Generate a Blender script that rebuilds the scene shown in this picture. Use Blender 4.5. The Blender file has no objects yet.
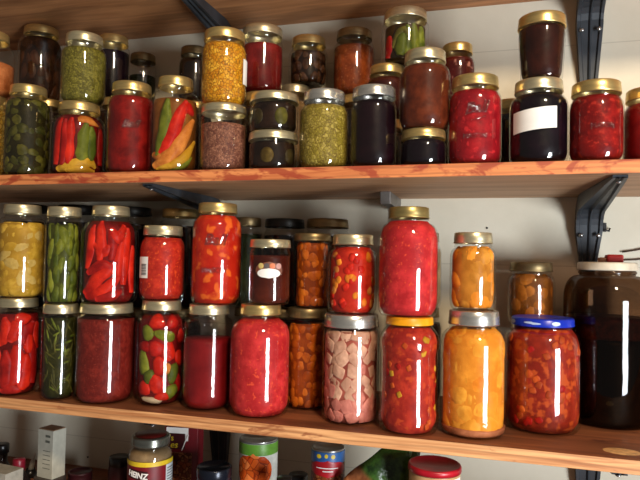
import bpy, bmesh, math, random
import numpy as np
from mathutils import Vector, Matrix
random.seed(7)
PI = math.pi
SC = bpy.context.scene
COL = SC.collection

# ------------------------------------------------------------------ camera
FPX = 599.4
YAW, PITCH, ROLL = 0.278306, 0.035512, 0.0198645
YF, YW = 0.87377, 1.16954            # front edge of the shelves, wall
ZM, TM, ZB, TB, ZT = 0.144106, 0.0189, -0.250894, 0.0191, 0.493357
ZP = -0.47                           # pantry shelf below
f_ = np.array([-math.sin(YAW)*math.cos(PITCH), math.cos(YAW)*math.cos(PITCH), math.sin(PITCH)])
r0 = np.array([math.cos(YAW), math.sin(YAW), 0.0]); u0 = np.cross(r0, f_)
r_ = r0*math.cos(ROLL) + u0*math.sin(ROLL); u_ = np.cross(r_, f_)
cd = bpy.data.cameras.new('camera'); cam = bpy.data.objects.new('camera', cd); COL.objects.link(cam)
cam.matrix_world = Matrix(((r_[0], u_[0], -f_[0], 0), (r_[1], u_[1], -f_[1], 0), (r_[2], u_[2], -f_[2], 0), (0, 0, 0, 1)))
cd.sensor_width = 36; cd.lens = 36*FPX/640; cd.clip_start = 0.02
SC.camera = cam

# ------------------------------------------------------------------ light
SC.view_settings.view_transform = 'Standard'; SC.view_settings.look = 'None'
SC.view_settings.gamma = 1; SC.view_settings.exposure = 0.0
w = bpy.data.worlds.new('room_world'); SC.world = w; w.use_nodes = True
w.node_tree.nodes['Background'].inputs[0].default_value = (1.0, 0.90, 0.80, 1)
w.node_tree.nodes['Background'].inputs[1].default_value = 0.10
def area(name, loc, target, sx, sy, power, color):
    l = bpy.data.lights.new(name, 'AREA'); l.shape = 'RECTANGLE'; l.size = sx; l.size_y = sy
    l.energy = power; l.color = color
    o = bpy.data.objects.new(name, l); COL.objects.link(o); o.location = loc
    d = Vector(target) - Vector(loc); o.rotation_euler = d.to_track_quat('-Z', 'Y').to_euler(); return o
area('window_daylight', (1.30, -0.45, -0.50), (-0.15, 0.95, -0.30), 0.46, 0.98, 50, (0.90, 0.95, 1.0))
area('ceiling_lamp_light', (0.80, -0.8, 1.25), (0.0, 0.95, 0.1), 0.22, 0.22, 44, (1.0, 0.80, 0.56))

# ------------------------------------------------------------------ pixel helpers (used for placing at real depth)
def ray(x, y):
    return f_ + r_*((x-320)/FPX) + u_*((240-y)/FPX)
def on_y(x, y, Y):
    d = ray(x, y); return d*(Y/d[1])
def on_z(x, y, Z):
    d = ray(x, y); return d*(Z/d[2])

# ------------------------------------------------------------------ node helpers
def lin(c):
    return tuple(((v/255)/12.92 if v/255 <= 0.04045 else ((v/255+0.055)/1.055)**2.4) for v in c) + (1,)
MATS = {}
def newmat(name):
    m = bpy.data.materials.new(name); m.use_nodes = True; nt = m.node_tree
    b = nt.nodes['Principled BSDF']; return m, nt, b
def coords(nt, scale=(1, 1, 1), rnd=True):
    tc = nt.nodes.new('ShaderNodeTexCoord'); mp = nt.nodes.new('ShaderNodeMapping')
    mp.inputs['Scale'].default_value = scale
    nt.links.new(tc.outputs['Object'], mp.inputs[0])
    if rnd:
        oi = nt.nodes.new('ShaderNodeObjectInfo'); va = nt.nodes.new('ShaderNodeVectorMath'); va.operation = 'MULTIPLY'
        va.inputs[1].default_value = (3.1, 5.3, 7.7)
        nt.links.new(oi.outputs['Random'], va.inputs[0]); nt.links.new(va.outputs[0], mp.inputs['Location'])
    return mp.outputs[0]
def ramp(nt, fac, stops, interp='LINEAR'):
    r = nt.nodes.new('ShaderNodeValToRGB'); cr = r.color_ramp; cr.interpolation = interp
    while len(cr.elements) < len(stops): cr.elements.new(0.5)
    for e, (p, c) in zip(cr.elements, stops): e.position = p; e.color = c if len(c) == 4 else lin(c)
    nt.links.new(fac, r.inputs[0]); return r.outputs[0]
def noise(nt, vec, scale, detail=4, rough=.55, dist=0):
    n = nt.nodes.new('ShaderNodeTexNoise'); n.inputs['Scale'].default_value = scale; n.inputs['Detail'].default_value = detail
    n.inputs['Roughness'].default_value = rough; n.inputs['Distortion'].default_value = dist
    nt.links.new(vec, n.inputs['Vector']); return n.outputs['Fac']
def voro(nt, vec, scale, feature='F1', out='Distance'):
    n = nt.nodes.new('ShaderNodeTexVoronoi'); n.feature = feature; n.inputs['Scale'].default_value = scale
    nt.links.new(vec, n.inputs['Vector']); return n.outputs[out]
def mix(nt, fac, a, b, blend='MIX'):
    n = nt.nodes.new('ShaderNodeMix'); n.data_type = 'RGBA'; n.blend_type = blend
    for s, v in ((0, fac), (6, a), (7, b)):
        if hasattr(v, 'links'): nt.links.new(v, n.inputs[s])
        else: n.inputs[s].default_value = v
    return n.outputs[2]
def bump(nt, b, h, strength=.3, dist=.002):
    n = nt.nodes.new('ShaderNodeBump'); n.inputs['Strength'].default_value = strength; n.inputs['Distance'].default_value = dist
    nt.links.new(h, n.inputs['Height']); nt.links.new(n.outputs[0], b.inputs['Normal'])

def plain(name, rgb, rough=.5, metal=0, var=.12, vs=60, bs=0):
    if name in MATS: return MATS[name]
    m, nt, b = newmat(name); v = coords(nt)
    n = noise(nt, v, vs); c = lin(rgb)
    c2 = tuple(x*(1-var*2) for x in c[:3]) + (1,); c1 = tuple(min(1, x*(1+var)) for x in c[:3]) + (1,)
    nt.links.new(ramp(nt, n, [(0.3, c2), (0.7, c1)]), b.inputs['Base Color'])
    b.inputs['Roughness'].default_value = rough; b.inputs['Metallic'].default_value = metal
    if bs: bump(nt, b, n, bs)
    MATS[name] = m; return m
def puree(name, dark, light, scale=90, fleck=None, fl_amt=.68, fl_scale=260, rough=.4):
    """cooked fruit or sauce: cloudy two-tone mass, optional seeds or flecks"""
    if name in MATS: return MATS[name]
    m, nt, b = newmat(name); v = coords(nt)
    n = noise(nt, v, scale, 5, .6)
    nb = noise(nt, v, scale*.45, 3, .5)
    c = ramp(nt, n, [(0.36, tuple(x*.9 for x in dark)), (0.64, light)])
    c = mix(nt, ramp(nt, nb, [(.42, (0, 0, 0, 1)), (.62, (.75, .75, .75, 1))]), c, lin(tuple(x*.88 for x in dark)))
    if fleck:
        n2 = noise(nt, v, fl_scale, 2, .5)
        c = mix(nt, ramp(nt, n2, [(fl_amt-.05, (0, 0, 0, 1)), (fl_amt+.03, (1, 1, 1, 1))]), c, lin(fleck))
    nt.links.new(c, b.inputs['Base Color']); b.inputs['Roughness'].default_value = rough; b.inputs['Specular IOR Level'].default_value = .1
    bump(nt, b, n, .35, .003); MATS[name] = m; return m
def diced(name, a, b_, c_, gap, scale=110, gapw=.06):
    """packed small pieces (corn, relish): cells of three colours with dark gaps"""
    if name in MATS: return MATS[name]
    m, nt, b = newmat(name); v = coords(nt)
    nz = nt.nodes.new('ShaderNodeTexNoise'); nz.inputs['Scale'].default_value = scale*.8
    nt.links.new(v, nz.inputs['Vector'])
    wv = nt.nodes.new('ShaderNodeVectorMath'); wv.operation = 'MULTIPLY_ADD'; wv.inputs[1].default_value = (.008,)*3
    nt.links.new(nz.outputs['Color'], wv.inputs[0]); nt.links.new(v, wv.inputs[2])
    v2 = wv.outputs[0]
    cellc = voro(nt, v2, scale, 'F1', 'Color'); edge = voro(nt, v2, scale, 'DISTANCE_TO_EDGE', 'Distance')
    c = ramp(nt, cellc, [(0.25, a), (0.5, b_), (0.75, c_)])
    c = mix(nt, ramp(nt, edge, [(0, (0, 0, 0, 1)), (gapw*2, (1, 1, 1, 1))]), lin(gap), c)
    nt.links.new(c, b.inputs['Base Color']); b.inputs['Roughness'].default_value = .4; b.inputs['Specular IOR Level'].default_value = .15
    bump(nt, b, edge, .5, .003); MATS[name] = m; return m

def glass_mat(name='clear_glass', tint=(.97, .97, .96), k=1.0, f0=.08):
    if name in MATS: return MATS[name]
    m = bpy.data.materials.new(name); m.use_nodes = True; nt = m.node_tree; nt.nodes.clear()
    out = nt.nodes.new('ShaderNodeOutputMaterial'); mx = nt.nodes.new('ShaderNodeMixShader')
    tr = nt.nodes.new('ShaderNodeBsdfTransparent'); tr.inputs[0].default_value = tint + (1,)
    gl = nt.nodes.new('ShaderNodeBsdfGlossy'); gl.inputs['Roughness'].default_value = .04
    lw = nt.nodes.new('ShaderNodeLayerWeight'); lw.inputs[0].default_value = .5
    pw = nt.nodes.new('ShaderNodeMath'); pw.operation = 'POWER'; pw.inputs[1].default_value = 5
    ma = nt.nodes.new('ShaderNodeMath'); ma.operation = 'MULTIPLY_ADD'; ma.inputs[1].default_value = .6*k; ma.inputs[2].default_value = f0
    tc = nt.nodes.new('ShaderNodeTexCoord'); nz = nt.nodes.new('ShaderNodeTexNoise'); nz.inputs['Scale'].default_value = 28
    nz.inputs['Detail'].default_value = 2
    bp = nt.nodes.new('ShaderNodeBump'); bp.inputs['Strength'].default_value = .12; bp.inputs['Distance'].default_value = .004
    L = nt.links.new
    L(tc.outputs['Object'], nz.inputs['Vector']); L(nz.outputs['Fac'], bp.inputs['Height']); L(bp.outputs[0], gl.inputs['Normal'])
    L(lw.outputs['Facing'], pw.inputs[0]); L(pw.outputs[0], ma.inputs[0]); L(ma.outputs[0], mx.inputs[0])
    L(tr.outputs[0], mx.inputs[1]); L(gl.outputs[0], mx.inputs[2]); L(mx.outputs[0], out.inputs[0])
    MATS[name] = m; return m
GLASS = glass_mat()
GLASS_DARK = glass_mat('smoky_glass', (.34, .24, .17), .8, .045)
def metal(name, rgb, rough=.3):
    if name in MATS: return MATS[name]
    m, nt, b = newmat(name); v = coords(nt, (1, 1, 4))
    n = noise(nt, v, 50, 3); c = lin(rgb)
    nt.links.new(ramp(nt, n, [(0.3, tuple(x*.75 for x in c[:3]) + (1,)), (0.7, c)]), b.inputs['Base Color'])
    b.inputs['Metallic'].default_value = .85; b.inputs['Roughness'].default_value = rough
    MATS[name] = m; return m
GOLD = metal('gold_lid_metal', (236, 205, 135), .32)
PALE = metal('pale_gold_lid_metal', (240, 226, 185), .3)
SILV = metal('silver_lid_metal', (225, 222, 214), .27)
DULL = metal('dull_lid_metal', (150, 130, 92), .4)
RUBBER = plain('dark_sealing_ring', (40, 30, 22), .6)

def wood(name, dark, light, stain=None, stain_amt=.58, rough=.55, gs=(1.6, 22, 30)):
    m, nt, b = newmat(name); v = coords(nt, gs, False)
    n = noise(nt, v, 2.2, 6, .6, .8)
    wv = nt.nodes.new('ShaderNodeTexWave'); wv.wave_type = 'BANDS'; wv.bands_direction = 'Z'
    v3 = coords(nt, (.9, 5, 9), False); nt.links.new(v3, wv.inputs['Vector'])
    wv.inputs['Scale'].default_value = 3.2; wv.inputs['Distortion'].default_value = 7; wv.inputs['Detail'].default_value = 3
    wv.inputs['Detail Scale'].default_value = 1.2
    c = ramp(nt, n, [(0.3, dark), (0.62, light)])
    c = mix(nt, ramp(nt, wv.outputs['Fac'], [(0, (.35, .35, .35, 1)), (.35, (0, 0, 0, 1))]), c, lin(tuple(x*.62 for x in dark)))
    if stain:
        v2 = coords(nt, (1, 2.5, 2.5), False); n2 = noise(nt, v2, 16, 4, .6, .6)
        c = mix(nt, ramp(nt, n2, [(stain_amt, (0, 0, 0, 1)), (stain_amt+.07, (.75, .75, .75, 1))]), c, lin(stain))
    nt.links.new(c, b.inputs['Base Color']); b.inputs['Roughness'].default_value = rough
    bump(nt, b, n, .2, .001); MATS[name] = m; return m

# ------------------------------------------------------------------ mesh helpers
def link(name, me, mat=None, parent=None, smooth=False):
    o = bpy.data.objects.new(name, me); COL.objects.link(o)
    if mat is not None: me.materials.append(mat)
    if parent is not None: o.parent = parent
    if smooth:
        me.polygons.foreach_set('use_smooth', [True]*len(me.polygons))
    return o
def mesh(name, verts, faces):
    me = bpy.data.meshes.new(name); me.from_pydata([tuple(v) for v in verts], [], faces); me.update(); return me
def tag(o, label, cat, group=None):
    o['label'] = label; o['category'] = cat
    if group: o['group'] = group
    return o
def empty(name, loc, label, cat, group=None, rz=0):
    o = bpy.data.objects.new(name, None); o.empty_display_size = .03; COL.objects.link(o)
    o.location = loc; o.rotation_euler = (0, 0, rz); return tag(o, label, cat, group)
def lathe(prof, seg=40):
    """surface of revolution; profile points with r=0 become poles"""
    V, F, rings = [], [], []
    for (r, z) in prof:
        if r < 1e-6: rings.append([len(V)]); V.append((0, 0, z))
        else:
            rings.append(list(range(len(V), len(V)+seg)))
            V += [(r*math.cos(2*PI*i/seg), r*math.sin(2*PI*i/seg), z) for i in range(seg)]
    for a, b in zip(rings, rings[1:]):
        for i in range(seg):
            j = (i+1) % seg
            if len(a) == 1 and len(b) == 1: continue
            if len(a) == 1: F.append((a[0], b[j], b[i]))
            elif len(b) == 1: F.append((a[i], a[j], b[0]))
            else: F.append((a[i], a[j], b[j], b[i]))
    return V, F
def box(x0, x1, y0, y1, z0, z1, bev=.0):
    bm = bmesh.new(); bmesh.ops.create_cube(bm, size=1)
    for v in bm.verts: v.co = Vector(((x0+x1)/2+v.co.x*(x1-x0), (y0+y1)/2+v.co.y*(y1-y0), (z0+z1)/2+v.co.z*(z1-z0)))
    if bev: bmesh.ops.bevel(bm, geom=bm.edges[:], offset=bev, segments=2, affect='EDGES', profile=.5)
    me = bpy.data.meshes.new('box'); bm.to_mesh(me); bm.free(); return me
def tube(pts, rad, seg=8):
    V, F = [], []; P = [Vector(p) for p in pts]; n = len(P)
    for i, p in enumerate(P):
        t = (P[min(i+1, n-1)]-P[max(i-1, 0)]).normalized(); a = t.orthogonal().normalized()
        if i and a.dot(pa) < 0: a = -a
        pa = a; b = t.cross(a); r = rad[i] if hasattr(rad, '__len__') else rad
        V += [p + a*r*math.cos(2*PI*k/seg) + b*r*math.sin(2*PI*k/seg) for k in range(seg)]
    for i in range(n-1):
        for k in range(seg):
            F.append((i*seg+k, i*seg+(k+1) % seg, (i+1)*seg+(k+1) % seg, (i+1)*seg+k))
    F.append(tuple(range(seg))[::-1]); F.append(tuple(range((n-1)*seg, n*seg))); return mesh('tube', V, F)

# ------------------------------------------------------------------ the setting
wall = link('wall_back', box(-2.6, 1.5, YW, YW+.05, -1.1, 1.0), None); wall['kind'] = 'structure'
m, nt, b = newmat('painted_plaster'); v = coords(nt, (1, 1, 1), False)
n = noise(nt, v, 5, 6, .6); n2 = noise(nt, v, 70, 3, .5)
c = ramp(nt, n, [(.3, (208, 200, 178)), (.7, (226, 219, 198))])
wl = nt.nodes.new('ShaderNodeTexBrick'); wl.inputs['Scale'].default_value = 1; wl.offset = 0; wl.inputs['Brick Width'].default_value = 600
wl.inputs['Row Height'].default_value = .135; wl.inputs['Mortar Size'].default_value = .0009
wl.inputs['Color1'].default_value = wl.inputs['Color2'].default_value = (1, 1, 1, 1); wl.inputs['Mortar'].default_value = (.8, .79, .77, 1)
sx = nt.nodes.new('ShaderNodeSeparateXYZ'); cx = nt.nodes.new('ShaderNodeCombineXYZ')
nt.links.new(v, sx.inputs[0]); ax = nt.nodes.new('ShaderNodeMath'); ax.inputs[1].default_value = 300; nt.links.new(sx.outputs[0], ax.inputs[0]); nt.links.new(ax.outputs[0], cx.inputs[0]); nt.links.new(sx.outputs[2], cx.inputs[1]); nt.links.new(cx.outputs[0], wl.inputs[0])
c = mix(nt, 1.0, c, wl.outputs['Color'], 'MULTIPLY')
nt.links.new(c, b.inputs['Base Color']); b.inputs['Roughness'].default_value = .6; bump(nt, b, n2, .15, .002)
wall.data.materials.append(m)

W_RED = wood('stained_pine_board', (176, 92, 50), (226, 142, 84), (146, 42, 28), .48)
W_TAN = wood('worn_pine_board', (170, 104, 60), (232, 172, 116), (146, 80, 46), .62, gs=(2.5, 22, 60))
W_UND = wood('grey_tan_board_underside', (158, 116, 80), (190, 146, 108))  # greyer tan tone for the downward faces
W_DRK = wood('dark_board_top', (104, 56, 32), (152, 92, 56), (80, 38, 24), .6)  # darker brown with stains, for the upward faces
W_TOP = wood('brown_pine_board', (160, 104, 64), (202, 142, 92))
def shelf(name, z0, z1, mat, label, yf=YF):
    o = link(name, box(-2.4, 1.3, yf, YW, z0, z1, .0012), mat)
    o.data.materials.append(W_UND if mat is not W_TOP else W_TOP); o.data.materials.append(W_DRK)
    for p_ in o.data.polygons: p_.material_index = 1 if p_.normal.z < -.9 else (2 if p_.normal.z > .9 else 0)
    return tag(o, label, 'shelf')
shelf('wall_shelf', ZT, ZT+.019, W_TOP, 'topmost brown wooden shelf seen from below above the jars')
shelf('wall_shelf', ZM-TM, ZM, W_RED, 'middle wooden shelf with orange front edge and red-brown stains')
sb = shelf('wall_shelf', ZB-TB, ZB, W_TAN, 'lower wooden shelf with pale knot, holding two tiers of jars')
shelf('wall_shelf', ZP-.019, ZP, W_TOP, 'bottom pantry shelf holding cans and packages', yf=.80)
# pale knot in the lower board
kp = on_z(622, 451.5, ZB)
V, F = lathe([(0, .0006), (.018, .0006), (.021, 0)], 28)
V = [(x*1.15, y*.75, z) for x, y, z in V]
kn = link('knot', mesh('knot', V, F), plain('pale_knot_wood', (214, 168, 112), .5, 0, .2, 120), sb, True)
kn.location = (kp[0], kp[1], ZB); kn['label'] = 'pale oval knot'

# ------------------------------------------------------------------ brackets
STEEL = plain('dark_grey_steel', (62, 66, 71), .4, .2, .15, 30)
def bracket(X, z, label, L=.286, LW=.2, wmax=.044, wmin=.019):
    r = empty('shelf_bracket', (X, YW, z), label, 'bracket', )
    # curved pressed channel: path from arm tip to foot of the wall leg, in (y, z)
    n = 28; path = []
    for i in range(n+1):
        t = i/n
        if t < .42: s = t/.42; path.append((-L + s*(L-.055), -.005 - .023*s))
        elif t < .6: s = (t-.42)/.18; a = s*PI/2; path.append((-.055+.033*math.sin(a), -.028-.033*(1-math.cos(a))))
        else: s = (t-.6)/.4; path.append((-.022+.016*s, -.061-(LW-.061)*s))
    V, F = [], []
    for i, (y, zz) in enumerate(path):
        t = i/n; wd = (wmin + (wmax-wmin)*math.sin(PI*min(1, max(0, (t*1.02))))**.8)/2
        if t > .6: wd = (wmax*.5)*(1-.45*(t-.6)/.4)
        if t > .42 and t <= .6: wd = wmax/2
        if t <= .42: wd = (wmin+(wmax-wmin)*(t/.42)**.9)/2
        back = (y, -.0005) if t < .5 else (-.0005, zz)
        if .42 <= t <= .6:
            s = (t-.42)/.18; back = (y*(1-s)-.0005*s, -.0005*(1-s)+zz*s)
        # outer lip, inset web (channel) profile
        g = .004
        nrm = Vector((0, back[0]-y, back[1]-zz)); nl = nrm.length; nrm = nrm.normalized() if nl > 1e-6 else Vector((0, 0, 1))
        ins = min(g, nl*.5)
        for (xx, dd) in ((-wd, nl), (-wd, 0), (-wd+.005, 0), (-wd+.007, ins), (-.003, ins), (0, 0), (.003, ins), (wd-.007, ins), (wd-.005, 0), (wd, 0), (wd, nl)):
            V.append((xx, y+nrm.y*dd, zz+nrm.z*dd))
    k = 11
    for i in range(n):
        for j in range(k):
            F.append((i*k+j, i*k+(j+1) % k, (i+1)*k+(j+1) % k, (i+1)*k+j))
    F.append(tuple(range(k))); F.append(tuple(range(n*k, n*k+k))[::-1])
    bd = link('channel', mesh('channel', V, F), STEEL, r)
    SV, SF = lathe([(0, .0025), (.0025, .0022), (.0042, 0), (0, -.001)], 14)
    for (x, y, zz, rx) in ((0, -L+.012, -.0085, PI), (-.014, -.0245, -.07, PI/2), (.014, -.0245, -.07, PI/2), (0, -.012, -.17, PI/2)):
        s = link('screw', mesh('screw', SV, SF), MATS.get('screw_steel') or plain('screw_steel', (190, 190, 188), .25, .9), r, True)
        s.location = (x, y, zz); s.rotation_euler = (rx, 0, 0)
    return r
p = on_y(587.5, 225, YW); XR = p[0]
p = on_y(222, 435, YW); XL = p[0]
bracket(XR, ZT, 'dark steel bracket under the topmost shelf at right, foot behind red jam')
bracket(XR, ZM-TM, 'dark steel bracket under the middle shelf above the white-lidded gallon jar', LW=.135)
bracket(XR, ZB-TB, 'dark steel bracket under the lower shelf at right, mostly hidden')
pl = on_z(151, 184, ZM-TM)
bracket(pl[0]+.012, ZT, 'blue-grey steel bracket under the topmost shelf above the corn jar', wmax=.034)
bracket(pl[0], ZM-TM, 'blue-grey steel bracket under the middle shelf behind the tall tomato quart', wmax=.034, LW=.15)
bracket(XL, ZB-TB, 'dark steel bracket under the lower shelf beside the green-topped can')
cp = on_y(389, 200, 1.08)
cl = empty('shelf_cleat', (cp[0], YW, ZM-TM), 'small grey metal cleat under the middle shelf behind the big crushed tomato jar', 'bracket')
link('cleat_block', box(-.009, .009, -.13, 0, -.022, 0, .001), plain('grey_zinc', (120, 116, 112), .45, .5), cl)
link('cleat_leg', box(-.009, .009, -.008, 0, -.10, -.022, .001), MATS['grey_zinc'], cl)
# little things fixed to the wall
hk = empty('wall_hook', tuple(on_y(604.5, 228, YW)), 'small black hook on the wall right of the middle bracket', 'hook')
link('hook_plate', box(-.003, .003, -.003, 0, -.007, .009, .0008), plain('black_iron', (22, 20, 20), .5), hk)
link('hook_prong', tube([(-.008, -.004, -.001), (-.006, -.008, -.006), (0, -.009, -.004), (.006, -.008, -.006), (.008, -.004, -.001)], .0017), MATS['black_iron'], hk, True)
for (x, y, lb) in ((487, 228, 'dark nail head in the wall above the pear jar'), (608, 206, 'dark nail head in the wall above the black hook'), (88, 457, 'dark nail head in the wall below the lower shelf')):
    V, F = lathe([(0, .002), (.0018, .0015), (.002, 0), (0, 0)], 12)
    o = link('nail', mesh('nail', V, F), MATS['black_iron'], None, True); o.location = tuple(on_y(x, y, YW)); o.rotation_euler = (PI/2, 0, 0)
    tag(o, lb, 'nail')

# ------------------------------------------------------------------ jars
def jar_profile(kind, R, rl, H, lh):
    """outer glass profile (r, z) from the base to under the lid, H = overall height"""
    rn = rl*.93; zt = H-lh*.55
    if kind == 'straight':      # straight-sided jelly or wide-mouth jar
        zs = H-lh-.012
        return [(0, .004), (R*.6, .003), (R*.8, 0), (R*.92, .0008), (R*.98, .005), (R, .012), (R, zs*.5), (R, zs), (R*.992, zs+.004), (min(rn, R*.97), zs+.009), (rn, zt)]
    if kind == 'taper':
        zs = H-lh-.004
        return [(0, .004), (R*.6, .003), (R*.74, 0), (R*.84, .001), (R*.88, .006), (R*.9, .02), (R*.95, zs*.55), (R, zs-.003), (R*.98, zs+.002), (rn, zs+.004), (rn, zt)]
    if kind == 'waisted':       # shop jar with a step at shoulder and foot
        zs = H-lh-.028
        return [(0, .004), (R*.6, .003), (R*.82, 0), (R*.93, .002), (R*.985, .008), (R, .016), (R, .026), (R*.955, .032), (R*.955, zs-.012), (R, zs-.006), (R, zs+.004), (R*.96, zs+.012), (R*.85, zs+.02), (rn, zs+.026), (rn, zt)]
    hs = max(.014, (R-rn)*1.5) + .004   # 'mason' and 'round'
    if kind == 'round': hs = max(.03, (R-rn)*1.7)
    zn = H-lh-.005; zs = zn-hs
    P = [(0, .004), (R*.6, .003), (R*.78, 0), (R*.9, .0015), (R*.97, .007), (R, .015), (R, zs*.5), (R, zs)]
    for k in range(1, 7):
        a = k/6*PI/2
        P.append((rn+(R-rn)*math.cos(a)**(.8 if kind == 'round' else 1.0), zs+hs*math.sin(a)*.92))
    P += [(rn, zn-.001), (rn*1.035, zn), (rn*1.035, zn+.003), (rn, zn+.004), (rn, zt)]
    return P
def rad_at(P, z):
    Q = [q for q in P[2:]]
    for a, b in zip(Q, Q[1:]):
        if a[1] <= z <= b[1] and b[1] > a[1]: return a[0]+(b[0]-a[0])*(z-a[1])/(b[1]-a[1])
    return Q[-1][0] if z > Q[-1][1] else Q[1][0]
def inner(P, z0, z1, inset, n=14):
    prof = [(0, z0)]
    for i in range(n+1):
        z = z0+(z1-z0)*i/n; prof.append((max(.004, rad_at(P, max(z, .0005))-inset - (.004*(1-i/1.5) if i < 2 and i/1.5 < 1 else 0)), z))
    prof.append((0, z1)); return prof
def lid(root, rl, H, lh, mat, style='band'):
    zb = H-lh
    if style == 'band':
        P = [(rl*.955, zb), (rl*1.0, zb), (rl*1.01, zb+lh*.1), (rl*.985, zb+lh*.22), (rl*1.0, zb+lh*.34), (rl*.982, zb+lh*.5), (rl*.99, zb+lh*.62), (rl*.975, zb+lh*.7),
             (rl*.975, zb+lh*.93), (rl*.94, zb+lh), (rl*.84, zb+lh), (rl*.83, zb+lh*.93)]
        V, F = lathe(P, 44); bd = link('screw_band', mesh('screw_band', V, F), mat, root, True)
        V, F = lathe([(rl*.9, zb+lh*.86), (rl*.9, zb+lh*.92), (rl*.7, zb+lh*.93), (rl*.66, zb+lh*.97), (0, zb+lh*.97)], 36)
        link('lid_disc', mesh('lid_disc', V, F), SILV if mat is SILV else PALE, bd, True)
    else:
        P = [(rl*.94, zb), (rl*1.0, zb), (rl*1.015, zb+lh*.12), (rl, zb+lh*.25), (rl, zb+lh*.8), (rl*.96, zb+lh*.97), (rl*.88, zb+lh), (rl*.8, zb+lh*.93), (0, zb+lh*.93)]
        V, F = lathe(P, 44); bd = link('lid', mesh('lid', V, F), mat, root, True)
    return bd
def patch(root, name, Rf, a0, a1, z0, z1, mat, shape='rect', skew=0, n=18, off=.0009):
    """a label bent round the jar; angles in radians from the -y side, positive to +x"""
    V, F = [], []; rows = 10
    for j in range(rows+1):
        tz = j/rows
        for i in range(n+1):
            ta = i/n
            if shape == 'oval':
                hw = math.sqrt(max(0, 1-(2*tz-1)**2)); aa = (a0+a1)/2+(ta-.5)*(a1-a0)*hw
            else: aa = a0+(a1-a0)*ta
            z = z0+(z1-z0)*tz + skew*(ta-.5); r = Rf(z)+off
            V.append((r*math.sin(aa), -r*math.cos(aa), z))
    for j in range(rows):
        for i in range(n): F.append((j*(n+1)+i, j*(n+1)+i+1, (j+1)*(n+1)+i+1, (j+1)*(n+1)+i))
    return link(name, mesh(name, V, F), mat, root, True)
def text_on(root, name, body, Rf, ac, z, size, mat, shear=0, off=.0012, ext=.0003, flat=None, rot=0):
    cu = bpy.data.curves.new('t', 'FONT'); cu.body = body; cu.size = size; cu.align_x = 'CENTER'; cu.align_y = 'CENTER'
    cu.extrude = ext; cu.shear = shear; cu.bevel_depth = 0 if flat else size*.028; cu.bevel_resolution = 1; cu.resolution_u = 3
    to = bpy.data.objects.new('t', cu); COL.objects.link(to)
    me = bpy.data.meshes.new_from_object(to.evaluated_get(bpy.context.evaluated_depsgraph_get()))
    bpy.data.objects.remove(to); me.materials.clear()
    for v in me.vertices:
        x, y, d = v.co; x, y = x*math.cos(rot)-y*math.sin(rot), x*math.sin(rot)+y*math.cos(rot)
        if flat: v.co = flat(x, y, d)
        else:
            r = Rf(z+y)+off+d; a = ac+x/r; v.co = (r*math.sin(a), -r*math.cos(a), z+y)
    return link(name, me, mat, root)

# --- pieces of food pressed against the glass
def blob(hu, hv, hd, sq=1.0, jit=.08, nu=12, nv=7):
    """super-ellipsoid in (u, v, d): u round the jar, v up, d inwards"""
    V, F = [], []; s = lambda t, e: math.copysign(abs(t)**e, t)
    ph = random.uniform(0, 6)
    for j in range(nv+1):
        b = -PI/2+PI*j/nv
        for i in range(nu):
            a = 2*PI*i/nu; k = 1+jit*math.sin(2*a+ph)*math.cos(b)+jit*.6*math.sin(3*a+2*ph)
            V.append((hu*s(math.cos(a), sq)*s(math.cos(b), sq)*k, hv*s(math.sin(a), sq)*s(math.cos(b), sq)*k, hd*s(math.sin(b), sq)))
    for j in range(nv):
        for i in range(nu): F.append((j*nu+i, j*nu+(i+1) % nu, (j+1)*nu+(i+1) % nu, (j+1)*nu+i))
    return V, F
def strip(path, wid, dep, seg=10):
    """long pepper, bean or spear following a path of (u, v)"""
    V, F = [], []; n = len(path)
    for i, (u, v) in enumerate(path):
        a, b = path[max(i-1, 0)], path[min(i+1, n-1)]; tx, ty = b[0]-a[0], b[1]-a[1]; l = math.hypot(tx, ty) or 1; nx, ny = -ty/l, tx/l
        w_ = wid[i] if hasattr(wid, '__len__') else wid
        for k in range(seg):
            t = 2*PI*k/seg; V.append((u+nx*w_*math.cos(t), v+ny*w_*math.cos(t), min(dep, w_)*math.sin(t)))
    for i in range(n-1):
        for k in range(seg): F.append((i*seg+k, i*seg+(k+1) % seg, (i+1)*seg+(k+1) % seg, (i+1)*seg+k))
    F.append(tuple(range(seg))); F.append(tuple(range((n-1)*seg, n*seg))[::-1]); return V, F
def press(root, P, name, VF, ang, z, rot, hd, mat, zmin=.006, zmax=9, gap=.0022):
    V, F = VF; out = []; c, s = math.cos(rot), math.sin(rot); Rm = max(q[0] for q in P)
    for (u, v, d) in V:
        u, v = u*c-v*s, u*s+v*c; zz = min(max(z+v, zmin), zmax)
        R = rad_at(P, zz); r = R-gap-hd-d
        a = ang+u/Rm; out.append((r*math.sin(a), -r*math.cos(a), zz))
    return link(name, mesh(name, out, F), mat, root, True)
def view_ang(X, Y):      # angle (0 = -y side) of the side that faces the room's viewer
    return math.atan2(-X, Y)

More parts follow.
